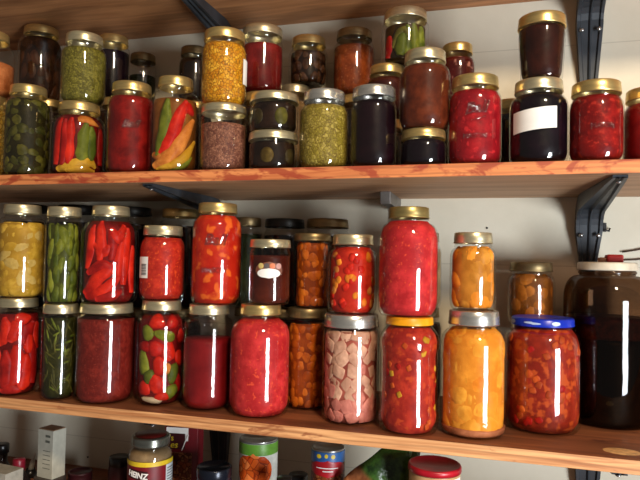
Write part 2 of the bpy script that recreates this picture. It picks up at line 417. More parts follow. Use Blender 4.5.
def fill_pieces(root, P, zf, spec, va):
    """spec: dict(name, mats, hu, hv, hd, sq, du, dv, rot)"""
    Rm = max(q[0] for q in P); hu, hv, hd = spec['hu'], spec['hv'], spec['hd']
    du, dv = spec.get('du', hu*1.8), spec.get('dv', hv*1.8)
    arc = spec.get('arc', 1.9); nr = max(1, int(round((zf-.008)/dv))); nc = int(2*arc*Rm/du)
    for j in range(nr):
        z = .006+hv*.8+j*(zf-.006-hv*1.6)/max(1, nr-1)
        for i in range(nc):
            a = va-arc+(i+.5+(.5 if j % 2 else 0))*2*arc/nc + random.uniform(-.28, .28)*du/Rm
            if a > va+arc: continue
            k = random.uniform(.95, 1.45)
            VF = blob(hu*k, hv*random.uniform(.95, 1.4), hd*random.uniform(.7, 1.0), spec.get('sq', 1), spec.get('jit', .16))
            rt = spec['rot'] if 'rot' in spec and spec['rot'] is not None else 0
            rt = random.uniform(-rt, rt)
            press(root, P, spec['name'], VF, a, z+random.uniform(-.25, .25)*dv, rt, hd+random.uniform(0, .0015), (spec['matfn'](z/zf) if 'matfn' in spec else random.choice(spec['mats'])), .004, zf+hv*.2)

HIGH = {}
def jar(id, xl, xr, ytop, Y=None, on=None, base=None, lx=None, kind='mason', lidm=GOLD, lh=.0165, lstyle='band', fill=.86, content=None, pieces=None,
        label='', name='mason_jar', cat='jar', group=None, glass=None, H=None, dX=0, dY=0, yref=None, ybot=None, liquid=None):
    a0, a1 = math.atan((xl-320)/FPX), math.atan((xr-320)/FPX); half = (a1-a0)/2; mid = (a0+a1)/2-YAW   # horizontal bearing from +y
    front = Y is None
    z0 = {'A': ZM, 'B': ZB, 'P': ZP}.get(on if on in ('A', 'B', 'P') else base) if (on in ('A', 'B', 'P') or base is not None) else HIGH[on]['top']
    if isinstance(base, (int, float)): z0 = base
    if on not in ('A', 'B', 'P') and on is not None and Y is None: Y = HIGH[on]['Y']+dY; front = False
    if front and ybot is not None:                # resting place of the near rim read off the shelf
        xm = (xl+xr)/2; pf = on_z(xm, ybot+3.5, z0); yf = max(pf[1], YF+.002); R = .045
        for _ in range(6): Y = yf+R*.9; R = Y/math.cos(mid)*math.sin(half)
    elif front:
        R = .045
        for _ in range(6): Y = YF+.006+R; R = Y/math.cos(mid)*math.sin(half)
    R = Y/math.cos(mid)*math.sin(half)
    X = Y*math.tan(mid)
    ym = yref if yref is not None else ytop+45     # the vertical lean of the view
    # bearing was computed in the level frame; correct using the true camera ray
    X = on_y((xl+xr)/2, ym, Y)[0]
    rl = R*((lx[1]-lx[0])/(xr-xl)) if lx else R*.88
    zt = on_y((xl+xr)/2, ytop, Y+rl)[2]
    if zt > 0 or id in ('b1', 'b2', 'b3', 'b4', 'b5', 'b6', 'b7', 'b8', 'b9', 'b10'): zt = on_y((xl+xr)/2, ytop, Y-rl)[2]
    h = H if H else zt-z0
    if H and base == 'hang': z0 = zt-H
    X += dX
    HIGH[id] = dict(top=z0+h, Y=Y, X=X, R=R)
    if not group:
        group = {'a': 'jars along the front of the middle shelf', 's': 'second row jars on the middle shelf', 'b': 'jars standing along the front of the lower shelf',
                 'c': 'jars stacked as an upper tier on the lower shelf', 'd': 'second row jars on the lower shelf'}.get(id[0])
    rt = empty(name, (X, Y, z0), label, cat, group)
    P = jar_profile(kind, R, rl, h, lh)
    V, F = lathe(P, 48); link('glass', mesh('glass', V, F), glass or GLASS, rt, True)
    lid(rt, rl, h, lh, lidm, lstyle)
    va = view_ang(X, Y); zf = min((h-lh)*fill, h-lh-.001)
    if content is not None:
        V, F = lathe(inner(P, .0035, zf, .0016 if not pieces else pieces['hd']*pieces.get('emb', .8)+.0018), 40)
        link(pieces['liquid'] if pieces and 'liquid' in pieces else 'contents', mesh('contents', V, F), content, rt, True)
    if pieces and 'hu' in pieces: fill_pieces(rt, P, zf, pieces, va)
    Rf = lambda z: rad_at(P, z)
    return rt, P, va, zf, Rf, R, h
# ---- food materials
RED_PEP = puree('red_pepper_flesh', (186, 22, 12), (226, 48, 26), 40)
DKRED_PEP = puree('dark_red_pepper_flesh', (150, 16, 14), (196, 34, 26), 40)
GRN_PEP = puree('green_pepper_flesh', (96, 104, 28), (140, 142, 44), 50)
OLIVE = puree('olive_pickle_flesh', (72, 84, 22), (122, 128, 44), 60)
DKOLIVE = puree('dark_olive_pickle_flesh', (52, 52, 18), (96, 90, 36), 60)
DIM_OLIVE = puree('dim_olive_flesh', (70, 66, 22), (104, 96, 36), 60)
DARK_BRN = puree('dark_brown_pickle_flesh', (44, 36, 16), (62, 50, 24), 60)
YEL_PEP = puree('yellow_pepper_flesh', (196, 140, 30), (224, 172, 56), 50)
ORG_PEP = puree('orange_pepper_flesh', (200, 110, 40), (220, 138, 60), 50)
AMBER = puree('amber_liquid', (110, 62, 22), (146, 88, 34), 30)
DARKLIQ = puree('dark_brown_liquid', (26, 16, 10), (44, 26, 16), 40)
REDLIQ = puree('dark_red_liquid', (96, 12, 12), (130, 20, 18), 40)
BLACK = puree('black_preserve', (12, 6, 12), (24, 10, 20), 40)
ORANGE = puree('carrot_flesh', (206, 96, 22), (236, 130, 40), 60)
DKORG = puree('dark_orange_liquid', (150, 62, 14), (176, 80, 22), 40)
YELLOW = puree('yellow_squash_flesh', (192, 146, 38), (220, 176, 70), 50)
YELDK = puree('dull_yellow_liquid', (180, 134, 38), (202, 156, 58), 40)
PINK = puree('pale_pink_flesh', (206, 150, 124), (228, 178, 150), 60)
PINK2 = puree('rosy_flesh', (206, 118, 104), (226, 146, 128), 60)
PEACH = puree('peach_flesh', (240, 150, 40), (252, 178, 66), 34)
PEACH2 = puree('deep_peach_flesh', (228, 124, 28), (246, 150, 44), 34)
WHITE = plain('white_paper_label', (236, 232, 226), .55, 0, .03)
EMB = glass_mat('raised_glass_lettering', (.93, .86, .84), 1.0)
EMB.node_tree.nodes['Math.001'].inputs[2].default_value = .22

def strips(rt, P, va, items, hd=.006):
    """items: (name, [(px,pz)...] with px in units of R across the view, pz metres, width, material)"""
    Rm = max(q[0] for q in P)
    for (nm, pts, wd, mt) in items:
        path = []
        for (p0, p1) in zip(pts, pts[1:]):
            for k in range(5): t = k/5; path.append((p0[0]+(p1[0]-p0[0])*t, p0[1]+(p1[1]-p0[1])*t))
        path.append(pts[-1]); n = len(path)
        for _ in range(3):
            path = [path[0]]+[((a[0]+2*b[0]+c[0])/4, (a[1]+2*b[1]+c[1])/4) for a, b, c in zip(path, path[1:], path[2:])]+[path[-1]]
        ww = [wd*1.22*min(1, .5+2.6*i/n)*min(1, .35+2.4*(n-1-i)/n)*(1+.08*math.sin(i*1.3+wd*900)) for i in range(n)]
        uv = [(math.asin(max(-1, min(1, x)))*Rm, z) for x, z in path]
        press(rt, P, nm, strip(uv, ww, hd), va, 0, 0, hd*random.uniform(.9, 1.2), mt, .004)

# =================== MIDDLE SHELF, front row ===================
jar('a1', -38, 12, 92, on='A', lx=(-32, 9), content=diced('yellow_relish', (190, 150, 60), (160, 120, 40), (206, 176, 90), (90, 60, 20), 140), fill=.95,
    label='yellow relish jar cut off at the left frame edge on middle shelf')
jar('a1u', -38, 15.7, 26, on='a1', lx=(-32, 9), content=puree('apricot_pulp', (176, 96, 50), (206, 128, 76), 60), fill=.58, name='mason_jar',
    label='half-full jar of apricot pulp at the left edge, stacked on yellow relish')
rt, P, va, zf, Rf, R, h = jar('a2', 2.5, 52.5, 82, on='A', lx=(13.5, 52), content=puree('olive_brown_brine', (34, 30, 12), (54, 46, 18), 50), fill=.93,
    pieces=dict(name='pickle_slice', mats=[DKOLIVE, DIM_OLIVE, DKOLIVE], emb=.6, hu=.0125, hv=.0085, hd=.004, sq=.85, rot=.9, liquid='brine', arc=1.6, dv=.0175, du=.022),
    label='quart of dark olive pickle slices, leftmost full jar on middle shelf')
rt, P, va, zf, Rf, R, h = jar('a3', 49.5, 107, 99, on='A', lx=(58, 101), content=REDLIQ, fill=.93, pieces=dict(hd=.006, liquid='brine'), lidm=GOLD,
    label='squat jar of upright red and green peppers under the green relish jar')
q = lambda t: .006+t*(zf-.006)
strips(rt, P, va, [('red_pepper', [(-.86, q(.12)), (-.82, q(.5)), (-.72, q(.93))], .012, RED_PEP), ('red_pepper', [(-.36, q(.12)), (-.42, q(.5)), (-.3, q(.93))], .011, RED_PEP),
    ('red_pepper', [(-.6, q(.1)), (-.5, q(.5)), (-.55, q(.9))], .009, DKRED_PEP),
    ('green_pepper', [(.14, q(.15)), (.24, q(.5)), (.3, q(.85))], .013, GRN_PEP), ('green_pepper', [(.5, q(.2)), (.52, q(.5)), (.5, q(.8))], .011, OLIVE),
    ('red_pepper', [(.88, q(.15)), (.9, q(.5)), (.86, q(.8))], .010, DKRED_PEP), ('orange_pepper', [(-.05, q(.9)), (.35, q(.93)), (.8, q(.84))], .007, ORG_PEP),
    ('yellow_pepper', [(-.8, q(.04)), (-.2, q(.12)), (.5, q(.2)), (.72, q(.1))], .008, YEL_PEP), ('yellow_pepper', [(-.5, q(.03)), (.1, q(.05)), (.7, q(.03))], .007, YEL_PEP)])
rt, P, va, zf, Rf, R, h = jar('a4', 107, 155, 79, on='A', lx=(115.5, 156), kind='mason', content=puree('deep_red_tomato', (106, 14, 12), (146, 26, 20), 50), fill=.93,
    label='deep red tomato quart with embossed glass, between two jars of whole peppers')
text_on(rt, 'embossed_lettering', 'Ball', Rf, va-.05, h*.52, .02, EMB, .4)
rt, P, va, zf, Rf, R, h = jar('a5', 149, 201, 74, on='A', lx=(163, 199), content=AMBER, fill=.84, pieces=dict(hd=.006, liquid='brine'),
    label='quart of whole peppers packed diagonally in green, red, orange and yellow')
q = lambda t: .006+t*(zf-.006)
strips(rt, P, va, [('green_pepper', [(-.72, q(.18)), (-.5, q(.5)), (-.34, q(.98))], .0115, GRN_PEP), ('red_pepper', [(-.75, q(.2)), (-.2, q(.42)), (.15, q(.7)), (.5, q(.97))], .0115, RED_PEP),
    ('red_pepper', [(.2, q(.8)), (.55, q(.9)), (.8, q(.8))], .009, DKRED_PEP),
    ('orange_pepper', [(-.85, q(.04)), (-.1, q(.2)), (.4, q(.42)), (.82, q(.72))], .011, ORG_PEP), ('orange_pepper', [(-.9, q(.2)), (-.5, q(.14)), (-.1, q(.1))], .008, ORG_PEP),
    ('yellow_pepper', [(-.75, q(-.02)), (0, q(.04)), (.55, q(.18)), (.9, q(.42))], .008, YEL_PEP), ('yellow_pepper', [(-.3, q(-.03)), (.4, q(.04)), (.85, q(.2))], .006, GRN_PEP)])
jar('a6', 200, 246.5, 101, on='A', lx=(201, 247), kind='straight', content=diced('ground_meat', (134, 86, 66), (160, 108, 84), (112, 66, 52), (84, 48, 40), 230), fill=.8, lidm=PALE, lh=.013,
    label='short jar of brownish pink ground meat under the corn jar')
rt, P, va, zf, Rf, R, h = jar('a6u', 201, 247, 25, on='a6', lx=(204.5, 246), content=diced('corn_relish', (214, 148, 24), (196, 122, 16), (230, 172, 50), (110, 66, 10), 190), fill=.93,
    label='yellow corn relish jar with a white side label, on the ground meat jar')
patch(rt, 'paper_label', Rf, va+.95, va+1.45, h*.28, h*.62, WHITE)
rt, P, va, zf, Rf, R, h = jar('a7', 248.5, 297, 128.6, on='A', lx=(248, 298), kind='straight', content=DARKLIQ, fill=.93, lidm=PALE, lh=.013,
    pieces=dict(hd=.003, liquid='brine'),
    label='lower of the two short dark pickle jars stacked beside green relish')
for x, m_ in ((-.3, puree('brown_pickle_flesh', (74, 56, 20), (104, 84, 36), 70)), (.78, DARK_BRN)): press(rt, P, 'pickle_slice', blob(.0135, .0135, .003, .95, .03, 20), va+math.asin(x), zf*.5, 0, .003, m_)
rt, P, va, zf, Rf, R, h = jar('a7a', 249, 298.5, 89, on='a7', lx=(249, 299), kind='straight', content=DARKLIQ, fill=.93, lidm=PALE, lh=.013,
    pieces=dict(hd=.003, liquid='brine'),
    label='upper of the two short dark pickle jars, a round slice showing')
for x, m_ in ((.33, DIM_OLIVE), (-.75, DARK_BRN)): press(rt, P, 'pickle_slice', blob(.0135, .0145, .003, .95, .03, 20), va+math.asin(x), zf*.5, 0, .003, m_)
jar('a8', 299, 348.5, 87, on='A', lx=(303.5, 345.5), content=diced('green_relish', (150, 132, 48), (126, 110, 34), (174, 154, 72), (88, 66, 20), 210), fill=.92, lidm=SILV,
    label='pint of pale green relish on middle shelf beside the black-purple jar')
jar('a9', 350.5, 396.5, 83, on='A', lx=(353, 397), content=puree('purple_jelly', (18, 5, 10), (30, 9, 16), 30), fill=.94, lidm=SILV,
    label='near black purple jelly pint with pale silver lid beside green relish')
jar('a11', 400, 446, 127, on='A', lx=(402, 447), kind='straight', content=BLACK, fill=.93, lidm=GOLD, lh=.013,
    label='short black preserve jar underneath the brown apple butter jar')
jar('a11u', 399, 450.5, 46, on='a11', lx=(405.5, 447.5), content=puree('rust_brown_butter', (78, 30, 14), (108, 46, 22), 50), fill=.92, lidm=PALE,
    label='rust brown fruit butter jar stacked on a short black jar')
rt, P, va, zf, Rf, R, h = jar('a12', 447.5, 502, 72, on='A', lx=(453, 501), content=puree('bright_raspberry', (138, 16, 26), (172, 30, 36), 50, (190, 40, 44), .66, 120), fill=.94,
    label='bright crimson jam pint with embossed script on the glass')
text_on(rt, 'embossed_lettering', 'Ball', Rf, va+.02, h*.6, .023, EMB, .45, rot=.12)
strip_u = [(-.004, .0), (.006, .002), (.016, .006)]
press(rt, P, 'embossed_underline', strip(strip_u, .0007, .0007), va, h*.47, 0, -.0035, EMB)
text_on(rt, 'embossed_lettering', 'MASON', Rf, va+.02, h*.3, .010, EMB, 0)
jar('a13', 492, 528, 98, Y=1.07, on='A', lx=(493, 525), content=BLACK, fill=.93,
    label='black jar in the second row peeking between crimson jam and labelled jar')
rt, P, va, zf, Rf, R, h = jar('a14', 508.5, 568.5, 76, on='A', lx=(515.5, 565.5), content=BLACK, fill=.95, lidm=PALE,
    label='wide black jar with a blank white paper label on middle shelf')
patch(rt, 'paper_label', Rf, va-.95, va+.62, h*.37, h*.62, WHITE, skew=.006)
jar('a14u', 517, 566, 9.5, on='a14', lx=(516.5, 566), kind='taper', content=puree('dark_jelly', (40, 14, 8), (60, 22, 12), 30), fill=.97, lidm=GOLD,
    name='jelly_jar', label='tapered dark brown jelly jar standing on the black labelled jar')
rt, P, va, zf, Rf, R, h = jar('a15', 567.5, 624.5, 78, on='A', lx=(568, 619.5), content=puree('strawberry_jam', (118, 12, 11), (150, 24, 19), 80, (164, 38, 28), .64, 160), fill=.95,
    label='dark red jam pint in front of the upper right bracket')
text_on(rt, 'embossed_lettering', 'MASON', Rf, va+.25, h*.42, .009, EMB, 0)
jar('a16', 621, 678, 85, Y=.945, on='A', lx=(622, 672), content=puree('cherry_jam', (116, 12, 14), (150, 26, 22), 40), fill=.94,
    label='red jam jar cut off at the right frame edge of middle shelf')

# =================== MIDDLE SHELF, second row and what stands on it ===================
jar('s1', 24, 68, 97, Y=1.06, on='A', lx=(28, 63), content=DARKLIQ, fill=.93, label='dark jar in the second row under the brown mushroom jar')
jar('s1u', 17, 64, 22, on='s1', lx=(26.5, 63), content=puree('brown_brine', (44, 26, 16), (66, 38, 22), 40), fill=.93,
    pieces=dict(name='mushroom_piece', mats=[puree('brown_mushroom', (66, 38, 22), (88, 52, 32), 60)], hu=.012, hv=.017, hd=.005, rot=.5, liquid='brine', arc=1.5, du=.021, dv=.028, emb=.6), lidm=GOLD,
    label='tall jar of brown chunks in dark brine below the top shelf, left')
jar('a3u', 60, 107, 29, on='a3', lx=(64.5, 103), content=diced('dill_relish', (116, 108, 36), (140, 130, 52), (96, 88, 28), (60, 56, 18), 240), fill=.88, lidm=PALE,
    label='olive green relish pint standing on the red and green pepper jar')
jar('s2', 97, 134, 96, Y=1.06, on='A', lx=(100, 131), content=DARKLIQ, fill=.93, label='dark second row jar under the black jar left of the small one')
jar('s2u', 96, 129.5, 32, on='s2', lx=(99, 129), kind='straight', content=BLACK, fill=.85, label='black jar in the second row right of the olive relish pint', lidm=GOLD)
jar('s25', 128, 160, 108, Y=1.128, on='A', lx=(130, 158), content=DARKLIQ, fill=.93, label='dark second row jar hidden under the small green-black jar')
jar('s25u', 128, 156, 51, on='s25', lx=(129, 155), content=puree('black_green', (18, 20, 12), (34, 36, 22), 50), fill=.7, lidm=DULL,
    label='small greenish black jar against the wall behind two pepper quarts')
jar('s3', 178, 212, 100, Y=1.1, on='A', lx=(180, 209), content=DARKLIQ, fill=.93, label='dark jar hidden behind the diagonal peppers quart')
jar('s3u', 178, 210, 44, on='s3', lx=(179.5, 208), content=DARKLIQ, fill=.9, lidm=DULL, label='dark jar in the second row left of the corn relish')
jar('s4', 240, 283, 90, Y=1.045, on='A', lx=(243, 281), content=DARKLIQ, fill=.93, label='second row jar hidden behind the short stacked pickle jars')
jar('s4u', 241, 283, 21.5, on='s4', lx=(241, 282), content=puree('garnet_fruit', (96, 16, 16), (130, 30, 26), 40), fill=.82, lidm=PALE,
    label='garnet red jar in the second row right of the corn relish')
jar('s5', 277, 312, 83, Y=1.105, on='A', lx=(279, 309), content=puree('tan_preserve', (120, 90, 50), (146, 112, 66), 50), fill=.9, lidm=PALE, label='second row jar peeking out under the dark fruit jar')
jar('s5u', 288, 328, 33, Y=1.11, on='s5', lx=(292, 326.5), content=DARKLIQ, fill=.8,
    pieces=dict(name='fruit_piece', mats=[puree('dark_fruit', (60, 36, 22), (86, 56, 36), 60)], hu=.009, hv=.010, hd=.004, rot=.6, liquid='syrup', arc=1.5, du=.017, dv=.02), lidm=GOLD,
    label='dark brown fruit pint in the second row above the green relish')
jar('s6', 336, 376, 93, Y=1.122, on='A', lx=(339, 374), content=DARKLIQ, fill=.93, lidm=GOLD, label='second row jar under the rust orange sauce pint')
jar('s6u', 333, 374.5, 25.5, on='s6', lx=(338, 374), content=puree('rust_orange_sauce', (130, 56, 22), (166, 80, 36), 70, (190, 120, 70)), fill=.84, lidm=DULL,
    label='rust orange sauce pint in the second row above the purple jelly')
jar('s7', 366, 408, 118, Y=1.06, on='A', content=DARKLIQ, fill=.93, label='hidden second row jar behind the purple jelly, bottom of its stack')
jar('s7m', 365, 408, 62, on='s7', lx=(368.5, 404), content=puree('dark_maroon', (52, 14, 10), (76, 24, 16), 40), fill=.9, lidm=GOLD,
    label='dark maroon gold-lidded jar between purple jelly and fruit butter')
rt, P, va, zf, Rf, R, h = jar('s7u', 381, 429, 4.5, on='s7m', lx=(383.5, 427.5), kind='straight', content=puree('pickle_brine', (44, 30, 14), (66, 46, 24), 40), fill=.82, pieces=dict(hd=.006, liquid='brine'), lidm=PALE,
    label='highest jar on its stack, cucumber spears with red pepper under top shelf')
q = lambda t: .006+t*(zf-.006)
strips(rt, P, va, [('red_pepper', [(-.85, q(.05)), (-.8, q(.4)), (-.75, q(.7))], .010, DKRED_PEP), ('cucumber_spear', [(-.6, q(.3)), (-.4, q(.7)), (-.05, q(.85)), (.2, q(.6)), (.3, q(.2))], .006, DIM_OLIVE),
    ('cucumber_spear', [(-.25, q(.05)), (-.2, q(.4)), (-.1, q(.7))], .012, OLIVE), ('cucumber_spear', [(.5, q(.1)), (.5, q(.5)), (.4, q(1))], .009, GRN_PEP), ('cucumber_spear', [(.85, q(.1)), (.8, q(.5)), (.75, q(.95))], .009, OLIVE),
    ('cucumber_spear', [(.1, q(.05)), (.15, q(.4)), (.1, q(.95))], .009, OLIVE)])
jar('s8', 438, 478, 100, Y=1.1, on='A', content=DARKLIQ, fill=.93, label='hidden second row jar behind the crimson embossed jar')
jar('s8u', 439, 475, 41, on='s8', lx=(442, 473), content=puree('maroon_beet', (84, 16, 14), (110, 26, 22), 40, (190, 130, 120), .62, 70), fill=.88, lidm=GOLD,
    label='small maroon jar behind the fruit butter and crimson jam')

# =================== LOWER SHELF, front row ===================
BF = 'B'
rt, P, va, zf, Rf, R, h = jar('b1', -9, 42, 299, on='B', ybot=396, lx=(-4, 38), content=REDLIQ, fill=.92, lidm=PALE, pieces=dict(hd=.006, liquid='brine'),
    label='quart of red roasted peppers at the left end of lower shelf')
q = lambda t: .006+t*(zf-.006)
strips(rt, P, va, [('red_pepper', pts, w_, mt) for pts, w_, mt in (
    ([(-.9, q(.1)), (-.8, q(.35)), (-.86, q(.6))], .011, RED_PEP), ([(-.5, q(.05)), (-.42, q(.3)), (-.5, q(.55))], .013, DKRED_PEP), ([(-.1, q(.1)), (.05, q(.4)), (-.02, q(.62))], .014, RED_PEP),
    ([(.25, q(.04)), (.5, q(.22)), (.45, q(.5))], .013, RED_PEP), ([(.75, q(.1)), (.8, q(.4)), (.7, q(.66))], .012, DKRED_PEP), ([(-.8, q(.62)), (-.5, q(.78)), (-.6, q(.97))], .012, RED_PEP),
    ([(-.35, q(.66)), (-.1, q(.82)), (.2, q(.9))], .013, RED_PEP), ([(.1, q(.66)), (.4, q(.72)), (.75, q(.9))], .013, DKRED_PEP), ([(-.1, q(.97)), (.3, q(.94)), (.6, q(.97))], .009, RED_PEP),
    ([(-.6, q(.03)), (-.1, q(.05)), (.3, q(.03))], .009, DKRED_PEP), ([(.9, q(.55)), (.85, q(.75)), (.9, q(.9))], .009, RED_PEP), ([(.55, q(.5)), (.6, q(.62)), (.5, q(.75))], .011, RED_PEP))])
rt, P, va, zf, Rf, R, h = jar('b2', 41, 78, 305, on='B', ybot=398.5, lx=(44, 80), kind='straight', content=puree('dark_green_brine', (38, 38, 12), (60, 58, 22), 50), fill=.95, lidm=PALE, pieces=dict(hd=.003, liquid='brine'),
    label='narrow jar of dark green beans between red peppers and maroon sauce')
for k in range(80):
    x = random.uniform(-.95, .95); z0_ = random.uniform(.01, zf-.02); a = random.choice([random.gauss(1.57, .4), random.gauss(.5, .6), random.gauss(2.4, .5)]); l = random.uniform(.015, .035)
    strips(rt, P, va, [('green_bean', [(x, z0_), (max(-.98, min(.98, x+l*math.cos(a)/R)), min(zf, max(.006, z0_+l*math.sin(a))))], random.uniform(.0012, .0022), random.choice([OLIVE, DKOLIVE, DKOLIVE, DKOLIVE]))], .003)
jar('b3', 76, 135, 305, on='B', ybot=403, lx=(80, 134), kind='straight', content=puree('brick_sauce', (110, 26, 20), (134, 40, 30), 120, (140, 54, 42), .66, 400), fill=.93, lidm=PALE,
    label='brick red smooth sauce jar under the long red chili jar')
rt, P, va, zf, Rf, R, h = jar('b4', 135, 186, 301.5, on='B', ybot=404.5, lx=(144.5, 184), content=REDLIQ, fill=.95, lidm=PALE, pieces=dict(hd=.006, liquid='brine'),
    label='quart of mixed red and green tomato pieces on lower shelf')
for (x, t, hu, hv, rot, mt) in ((-.6, .8, .011, .010, .2, GRN_PEP), (.2, .77, .017, .008, -.1, GRN_PEP), (-.75, .45, .012, .016, .2, GRN_PEP), (-.5, .3, .009, .01, .3, OLIVE), (.55, .12, .012, .010, .3, GRN_PEP), (.6, .33, .010, .014, 0, OLIVE),
    (-.2, .93, .015, .009, 0, RED_PEP), (.55, .92, .014, .008, .3, DKRED_PEP), (-.2, .62, .015, .010, .1, DKRED_PEP), (-.7, .64, .011, .008, 0, DKRED_PEP), (.35, .58, .014, .012, .2, RED_PEP), (0, .42, .013, .012, .4, RED_PEP),
    (-.15, .22, .014, .012, -.2, RED_PEP), (-.7, .16, .011, .011, 0, RED_PEP), (.15, .07, .012, .007, .1, RED_PEP), (.85, .5, .009, .012, 0, RED_PEP), (.9, .75, .008, .012, 0, DKRED_PEP), (.25, .4, .01, .008, -.3, ORG_PEP), (.85, .2, .008, .012, 0, DKRED_PEP),
    (-.35, .03, .02, .004, -.12, puree('white_onion', (200, 176, 140), (216, 196, 164), 60))):
    press(rt, P, 'tomato_piece' if mt in (RED_PEP, DKRED_PEP) else 'pepper_piece', blob(hu*1.32, hv*1.32, .006, .9, .14), va+math.asin(x), .006+t*(zf-.006), rot, .006, mt, .004)
jar('b5', 183.5, 233, 305.5, on='B', ybot=409, lx=(195.5, 236), content=puree('red_juice', (120, 16, 20), (136, 24, 26), 20), fill=.74, lidm=PALE,
    label='dark red juice quart filled three quarters, under the tall tomato quart')
rt, P, va, zf, Rf, R, h = jar('b6', 230, 290, 305.5, on='B', ybot=417, lx=(239.5, 280.5), kind='mason', content=puree('crushed_tomato', (192, 36, 40), (220, 60, 60), 60, (222, 76, 52), .66, 170), fill=.96, lidm=GOLD,
    label='large bright red crushed tomato quart, front of lower shelf left of centre')
jar('b7', 286.5, 326.5, 309, on='B', ybot=408, lx=(288, 327), content=DKORG, fill=.93, lidm=DULL,
    pieces=dict(name='carrot_slice', mats=[ORANGE, ORANGE, puree('deep_carrot', (176, 76, 16), (206, 100, 26), 60)], hu=.0085, hv=.0085, hd=.004, sq=.85, rot=.7, liquid='brine', arc=1.5, du=.015, dv=.0145, emb=.6),
    label='orange carrot slices jar on lower shelf behind the pale pink chunks')
jar('b8', 322.5, 379, 316, on='B', ybot=423, lx=(325.5, 380), kind='straight', content=puree('pink_brine', (150, 70, 58), (176, 92, 76), 40), fill=.96, lidm=SILV, lh=.02,
    pieces=dict(name='pale_chunk', mats=[PINK, PINK, PINK2], matfn=lambda t: PINK if random.random() < t*1.3 else PINK2, hu=.0092, hv=.0082, hd=.003, sq=.35, jit=.1, rot=.9, liquid='brine', arc=1.5, du=.0185, dv=.0172),
    label='wide mouth jar of pale pink angular chunks on lower shelf')
DIM_ORG = puree('dim_orange_flesh', (186, 66, 24), (206, 92, 34), 60)
YLID = plain('yellow_enamel_lid', (232, 156, 20), .35); BLID = plain('blue_enamel_lid', (16, 46, 176), .3)
rt, P, va, zf, Rf, R, h = jar('b9', 379, 439, 318, on='B', ybot=435.5, lx=(386, 433), kind='waisted', content=puree('salsa_red', (160, 34, 26), (194, 58, 38), 70, (190, 66, 34), .62, 90), fill=.98, lidm=YLID, lstyle='cap', lh=.012, pieces=dict(hd=.0022, liquid='salsa'), name='shop_jar',
    label='red salsa jar with diced yellow pieces and a yellow lid')
for k in range(26):
    press(rt, P, 'diced_piece', blob(.0042, .0042, .0022, .4, .05), va+random.uniform(-1.3, 1.4), random.uniform(.012, zf-.01), random.uniform(0, 1.5), .0022, random.choice([YEL_PEP, DIM_ORG, DIM_ORG, DKRED_PEP]))
rt, P, va, zf, Rf, R, h = jar('b10', 440.5, 506.5, 312, on='B', ybot=437, lx=(447, 498), content=puree('peach_syrup', (236, 140, 36), (248, 162, 54), 40), fill=.97, lidm=SILV, lh=.021,
    pieces=dict(name='peach_slice', mats=[PEACH, PEACH, PEACH2], hu=.019, hv=.015, hd=.0035, sq=.9, rot=.9, liquid='syrup', arc=1.6, du=.028, dv=.021, emb=.6),
    label='bright golden peach quart with silver band, right of the salsa jar')
V, F = lathe([(0, .0036)]+[(rad_at(P, z)-.0012, z) for z in (.004, .007, .010, .013)]+[(rad_at(P, .014)-.006, .0145), (0, .0145)], 40)
link('sediment', mesh('sediment', V, F), puree('brown_pink_sediment', (150, 84, 54), (186, 116, 78), 40), rt, True)
rt, P, va, zf, Rf, R, h = jar('b11', 503.5, 581, 314.5, on='B', ybot=433, lx=(510, 573), kind='round', content=puree('chunky_red_sauce', (132, 30, 16), (164, 46, 24), 60, (178, 72, 28), .58, 70), fill=.98, lidm=BLID, lstyle='cap', lh=.0125, name='shop_jar',
    pieces=dict(hd=.002, liquid='sauce'), label='wide jar of chunky red sauce with a bright blue lid')
for k in range(26):
    press(rt, P, 'diced_piece', blob(.006, .005, .002, .6, .1), va+random.uniform(-1.3, 1.4), random.uniform(.012, zf-.012), random.uniform(0, 1.5), .002, random.choice([DIM_ORG, DKRED_PEP, puree('dull_orange_bit', (168, 62, 24), (186, 80, 30), 60)]))
rl_ = R*63/77.5; ld_ = [c for c in rt.children if c.name.startswith('lid')][0]
LF = lambda z: rl_
BLW = plain('blue_lid_print', (170, 190, 226), .4)
for a in (-1.12, .42): patch(ld_, 'lid_print', LF, va+a-.14, va+a+.14, h-.0095, h-.0035, BLW, 'oval')
patch(ld_, 'lid_print', LF, va-.6, va-.04, h-.0085, h-.005, BLW, 'oval', skew=-.001)
BR = 98/2
rt, P, va, zf, Rf, R, h = jar('b12', 562, 652, 262, Y=1.082, on='B', lx=(575.5, 637), kind='round', content=puree('black_syrup', (10, 4, 5), (20, 8, 8), 20), fill=.56, lstyle='cap', lh=.0135,
    lidm=plain('cream_plastic_lid', (206, 196, 178), .45), name='gallon_jar', label='gallon jar of black liquid with a cream plastic lid at right', glass=GLASS_DARK)

V, F = lathe([(0, zf)]+[(rad_at(P, zf+.004*k)-.0017, zf+.004*k) for k in range(9)]+[(0, zf+.033)], 40); link('foam', mesh('foam', V, F), puree('red_brown_foam', (52, 22, 16), (84, 40, 28), 120), rt, True)
